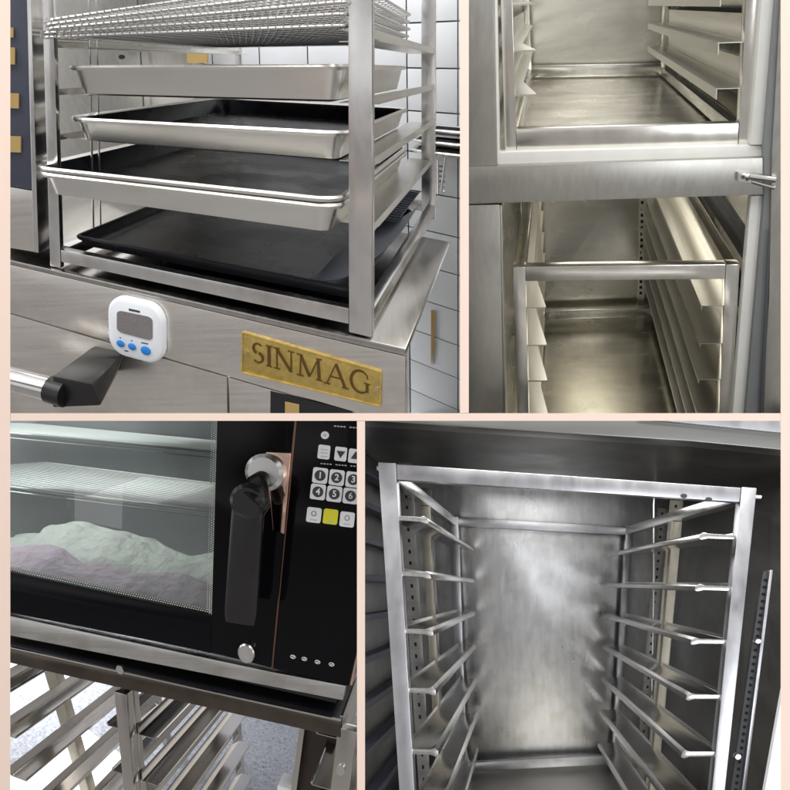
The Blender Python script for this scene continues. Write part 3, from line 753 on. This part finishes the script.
    def sb(nm, a, m='stand', bev=.0015): c = MB(Cc); c.box(*a); return c.build(nm, m, t, bev=bev)
    for x in (113.5,):
        a = at(114.5, 690, v=.0)[0]; e = at(125.5, 690, v=.0)[0]
        sb('post', (a, .031, -.6, e, .055, wB-.03)); sb('post', (a-.002, .001, -.6, e, .0295, wB-.048))
    um = a; 
    a = at(337, 735, v=0)[0]; e = at(357, 735, v=0)[0]
    sb('post', (a, .001, -.6, e, .03, wB-.01), 'stand')
    uE = a
    DS = .62
    # rear posts and rear beam
    for x, y in ((45, 670),):
        a = at(44, 672, v=.28)[0]; e = at(55, 672, v=.28)[0]; sb('post', (a, .28, -.6, e, .31, .1), 'beige')
    sb('post', (um-.0, DS, -.6, um+.03, DS+.03, .1)); sb('post', (uE-.012, DS, -.6, uE+.02, DS+.03, .1), 'beige'); sb('post', (-.12, DS, -.6, -.09, DS+.03, .1))
    sb('beam', (-.3, DS, .02, uE+.02, DS+.03, .05))
    for k in range(6):
        w = -.045 - .100*k
        for (o, sg) in ((-.13, 1), (um-.002, -1), (um+.032, 1), (uE-.002, -1)):
            c = MB(Cc); wd = .050
            c.box(min(o, o+sg*wd), .032, w-.0015, max(o, o+sg*wd), DS-.002, w)
            c.box(min(o, o+sg*.002), .032, w+.0003, max(o, o+sg*.002), DS-.002, w+.02)
            c.tube([(o+sg*wd, .032, w+.003), (o+sg*wd, DS-.002, w+.003)], .003, 6)
            c.build('rail', 'stand', t)
    sp = MB(Cc).plate([(305, 726), (337, 733), (330, 840), (288, 840)], .22, .01).build('side_panel', 'brown', t, bev=.001)
    MB(Cc).plate([(300, 724), (305, 725), (290, 840), (284, 840)], .20, .02).build('panel_edge', 'stand', sp, bev=.001)
    # bolt on beam
    q = at(121, 669, v=0); c = MB(Cc); c.tube([(q[0], -.006, q[2]), (q[0], .001, q[2])], .010, 6); c.build('bolt', 'chrome', t)
    q = at(341, 769, v=0); c = MB(Cc); c.tube([(q[0], -.006, q[2]), (q[0], .001, q[2])], .010, 12); c.build('bolt', 'chrome', t)
    # white block seen low between the rails
    q = at(285, 793, v=.2); c = MB(Cc); c.box(q[0]-.025, .2, q[2]-.08, q[0]+.03, .26, q[2]+.012); c.build('switch_box', 'key', bev=.004, tags=dict(label='small white box low between the rails of the oven stand', cat='box'))
    # floor; the white sheet and wall stand in for glaring daylight
    c = MB(Cc); c.box(-2.6, .0, -.66, 1.6, 1.6, -.64); c.build('floor', 'floor_c', tags=dict(kind='structure'))
    uw = at(150, 700, v=1.30)[0]; c = MB(Cc); c.box(-2.6, 1.30, -.631, uw, 1.34, .3); c.build('lit_backdrop', 'lit_white', tags=dict(label='white backdrop wall standing for the daylight glare between the left rails of the oven stand', cat='wall'))
    c = MB(Cc); c.box(-2.4, .0, -.6385, -.20, 1.299, -.632); c.build('sunlit_floor', 'lit_white', tags=dict(kind='structure'))  # white sheet stands in for the sunlit part of the floor
    c = MB(Cc); c.box(-2.6, 1.35, -.639, 2.0, 1.38, .25); c.build('grey_wall', 'floor_c', tags=dict(label='grey speckled wall behind the right half of the oven stand', cat='wall'))
    c = MB(Cc); c.box(uE+.06, .05, -.639, uE+.1, .8, -.02); c.build('side_cupboard', 'brown', tags=dict(label='dark brown cupboard side right of the oven stand', cat='cupboard'))
bay_c()

# ================================================================== BAY D : rack standing in a dark cabinet
def bay_d():
    at = D.at; W_, D_, H_ = D.d
    t = thing('holding_cabinet', D, (W_/2, 0, -.02), 'dark steel holding cabinet whose inside surrounds the tall aluminium rack', 'cabinet')
    def bb(nm, a, m, par=t, bev=.001): c = MB(D); c.box(*a); return c.build(nm, m, par, bev=bev)
    VB = D_+.03; uL = -.13; uR = W_+.13; wC = H_+.10
    bb('back_panel', (uL, VB, -.05, uR, VB+.01, wC+.2), 'wetback')
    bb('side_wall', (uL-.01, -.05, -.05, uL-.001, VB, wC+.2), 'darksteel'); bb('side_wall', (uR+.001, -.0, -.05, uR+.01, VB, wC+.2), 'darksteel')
    bb('floor_panel', (uL, -.05, -.03, uR, VB-.001, -.012), 'cab')
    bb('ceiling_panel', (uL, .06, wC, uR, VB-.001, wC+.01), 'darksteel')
    # baffle across the ceiling
    MB(D).plate([(480, 440), (640, 446), (640, 452), (480, 449)], .35, .004).build('baffle', 'darksteel', t)
    # top front lip
    c = MB(D).plate([(340, 400), (800, 400), (800, 451.5), (690, 441), (340, 419)], -.02, .05); c.build('top_lip', 'lip_d', t, bev=.002)
    c = MB(D).plate([(640, 400), (800, 400), (800, 434.5), (640, 418)], -.03, .008); c.build('lip_edge', 'frame_d', t, bev=.001)
    q = at(596, 456, v=.45); c = MB(D); c.tube([(q[0], .45, q[2]+.03), (q[0], .45, q[2]+.004), (q[0], .45, q[2]-.004), (q[0], .45, q[2]-.008)], [.012, .022, .018, .004], 18); c.build('ceiling_probe', 'rail_d', t)
    # slotted uprights
    def slot(u, v, w0, w1, m, facing=0, edge=False):
        s = bb('slotted_upright', (u, v, w0, u+.026, v+.004, w1), m)
        c = MB(D); n = int((w1-w0)/.022)
        for k in range(n): c.box(u+.010, v-.0006, w0+.008+k*.022, u+.0145, v-.0001, w0+.015+k*.022)
        c.build('slots', 'hole', s)
        return s
    slot(-.022, .30, .0, H_+.05, 'darksteel'); slot(W_+.0, .52, 0, H_+.04, 'beige'); slot(W_-.03+.045, .70, 0, H_+.04, 'darksteel'); slot(-.03, .60, 0, H_+.04, 'darksteel')
    # tall perforated strip at the right, near the front
    s = MB(D).plate([(763, 572), (769, 570), (733, 850), (722, 850)], .06, .01).build('edge_strip', 'gasket', t, bev=.0008)
    MB(D).plate([(770, 570), (773, 570), (738, 850), (734.2, 850)], .052, .012).build('edge_trim', 'frame_d', s, bev=.0006)
    c = MB(D)
    for k in range(40):
        y = 580 + k*7; x = 766.6 - (y-572)*.141
        q = at(x, y, v=.059); c.tube([(q[0], .0585, q[2]), (q[0], .0605, q[2])], .0024, 6)
    c.build('slots', 'hole', s)
    for x, y in ((757, 641), (737, 756)):
        q = at(x, y, v=.05); c = MB(D); c.tube([(q[0], .044, q[2]), (q[0], .058, q[2])], .004, 8); c.build('screw', 'rail_d', s)
    # ledges on the left wall, outside the rack
    for k in range(10):
        w = .03 + k*.075
        bb('wall_ledge', (uL, .12, w, uL+.03, .8, w+.012), 'slate')
    # cable
    c = MB(D); pts = [at(x, y, v=.6) for x, y in ((655, 440), (660, 452), (659, 470), (655, 486), (654, 505), (654, 600), (652, 700))]
    c.tube(pts, .0025, 6); c.build('cable', 'rail_d', t)
    # white plate stands in for the bright outside at the lower right
    MB(D).plate([(783, 690), (860, 600), (860, 860), (752, 860), (765, 790)], .0, .01).build('bright_outside', 'lit_white', t)
    # --- rack
    r = thing('trolley_rack', D, (W_/2, 0, -.01), 'tall worn aluminium rack with angled slides standing inside the dark cabinet', 'rack')
    P = .030; pd = .022
    def rb(nm, a, m='frame_d', bev=.0015): return bb(nm, a, m, r, bev)
    for vv in (0, D_-pd):
        rb('post', (0, vv, -.011, .025, vv+pd, H_), 'frame_d'); rb('post', (W_-.019, vv, -.011, W_, vv+pd, H_), 'frame_d')
        rb('beam', (.0253, vv+.001, H_-.027, W_-.0193, vv+pd-.001, H_-.0012)); rb('beam', (.0253, vv+.001, .0, W_-.0193, vv+pd-.001, .022))
    for u in (0.001, W_-.0185):
        rb('beam', (u, pd+.0003, H_-.025, u+.0175, D_-pd-.0003, H_-.002), 'rail_d'); rb('beam', (u, pd+.0003, 0, u+.0175, D_-pd-.0003, .022), 'rail_d')
        rb('post', (u, .40, .0225, u+.017, .42, H_-.0255), 'beige')
    ys = [at(395, y, v=0)[2] for y in (517, 579, 643, 697, 752)]; st = (ys[0]-ys[4])/4
    for k in range(9):
        w = ys[0] - st*k
        if w < .03: break
        for sg in (1, -1):
            o = .012 if sg == 1 else W_-.012; wd = .052
            c = MB(D)
            pr = [(o, w+.009), (o+sg*.003, w+.009), (o+sg*.003, w+.003), (o+sg*(wd-.010), w+.003), (o+sg*(wd-.004), w+.005), (o+sg*(wd+.001), w+.001), (o+sg*(wd+.002), w-.006), (o+sg*(wd-.002), w-.008), (o+sg*(wd-.010), w-.005), (o, w-.004)]
            if sg == -1: pr = pr[::-1]
            c.prism(pr, 1, .006, D_-.024)
            c.build('slide', 'rail_d', r, bev=.0006)
    for x, y in ((380, 468.5), (757.5, 497)):
        q = at(x, y, v=.01); c = MB(D); c.tube([(q[0]-.004, .01, q[2]), (q[0]+.004, .01, q[2])], .0042, 10); c.build('rivet', 'chrome', r)
    for x, y in ((684, 496), (709, 499.5)):
        q = at(x, y, v=0); c = MB(D); c.tube([(q[0], -.001, q[2]), (q[0], .002, q[2])], .004, 10); c.build('rivet', 'gasket', r)
bay_d()

# ================================================================== room round the bays: floor far below
g = MB(); g.box(-6, -3, -.32, 6, 8, -.30); g.build('floor', 'floor', tags=dict(kind='structure'))

# ================================================================== light
w = bpy.data.worlds.new('World'); S.world = w; w.use_nodes = True
nt = w.node_tree; nt.nodes.clear(); N = nt.nodes.new; L = nt.links.new
out = N('ShaderNodeOutputWorld'); bg = N('ShaderNodeBackground'); L(bg.outputs[0], out.inputs[0])
tc = N('ShaderNodeTexCoord'); mp = N('ShaderNodeMapping'); mp.inputs['Scale'].default_value = (0.7, 0.7, 3.2)
nz = N('ShaderNodeTexNoise'); nz.inputs['Scale'].default_value = 1.3; nz.inputs['Detail'].default_value = 1.5
L(tc.outputs['Generated'], mp.inputs[0]); L(mp.outputs[0], nz.inputs['Vector'])
cr = N('ShaderNodeValToRGB'); e = cr.color_ramp.elements
e[0].position = .36; e[0].color = (.10, .095, .09, 1); e[1].position = .66; e[1].color = (1.0, 1.0, 1.02, 1)
L(nz.outputs[0], cr.inputs[0]); L(cr.outputs[0], bg.inputs[0]); bg.inputs[1].default_value = 1.6

def area(name, loc, target, size, power, color=(1, 1, 1), sy=None):
    l = bpy.data.lights.new(name, 'AREA'); l.energy = power; l.color = color; l.shape = 'RECTANGLE'; l.size = size; l.size_y = sy or size
    o = bpy.data.objects.new(name, l); COL.objects.link(o); o.location = loc
    d = Vector(target) - Vector(loc); o.rotation_euler = d.to_track_quat('-Z', 'Y').to_euler(); return o
area('overhead_fill', (.3, -.4, 3.0), (.3, 1.5, 1.2), 3.0, 52, (1, .98, .95), .4)  # added wide fill from overhead, stretched for a band on the metal
area('overhead_fill', (-1.7, .5, 2.4), (-.6, 1.5, 1.3), .9, 20, (.95, .97, 1))  # added second overhead fill from the left
wSh = Cc.at(10, 487, v=.05)[2]
area('oven_fill', Cc.W(.12, .25, wSh-.012), Cc.W(.12, .25, 0), .45, .6, (1, 1, .97))  # added under the shelf to light the cloth
area('oven_fill', Cc.W(.05, .30, .62), Cc.W(.05, .32, 0), .5, .7, (.98, 1, .98))  # added dim fill at the chamber top
area('daylight_fill', Cc.W(-.80, .65, .15), Cc.W(-.75, 1.2, -.45), .8, 75, (1, 1, 1), .5)  # added to whiten the wall and floor, in place of daylight
wU = B.at(520, 204, v=-.03)[2]
area('cabinet_fill', B.W(.25, 1.0, wU-.02), B.W(.25, 1.0, .0), .30, 3.4, (1, .96, .86), 1.0)  # added, hidden at the ceiling to brighten the lower compartment
area('cabinet_fill', B.W(.25, .85, 1.033+.7), B.W(.25, .85, 1.05), .36, 5, (1, .97, .92), 1.3)  # added, hidden overhead to brighten the upper compartment
area('cabinet_fill', D.W(.25, .40, .646+.09), D.W(.25, .40, .0), .34, 1.7, (1, 1, .98), .5)  # added to brighten the inside around the tall rack
area('front_fill', (.75, -.3, .9), (.35, 1.3, .8), .7, 5, (.93, .96, 1), .25)  # added fill from the front, aimed at the tall rack

# ================================================================== camera
cam = bpy.data.cameras.new('Camera'); co = bpy.data.objects.new('Camera', cam); COL.objects.link(co)
co.location = (0, 0, CH); co.rotation_euler = (math.pi/2, 0, 0)
cam.sensor_width = 36; cam.sensor_fit = 'HORIZONTAL'; cam.lens = 36*F/790; cam.clip_start = .02; cam.clip_end = 100
S.camera = co
S.render.resolution_x = 1024; S.render.resolution_y = 1024
S.view_settings.view_transform = 'Standard'; S.view_settings.look = 'None'; S.view_settings.exposure = 0; S.view_settings.gamma = 1
bpy.context.view_layer.update()
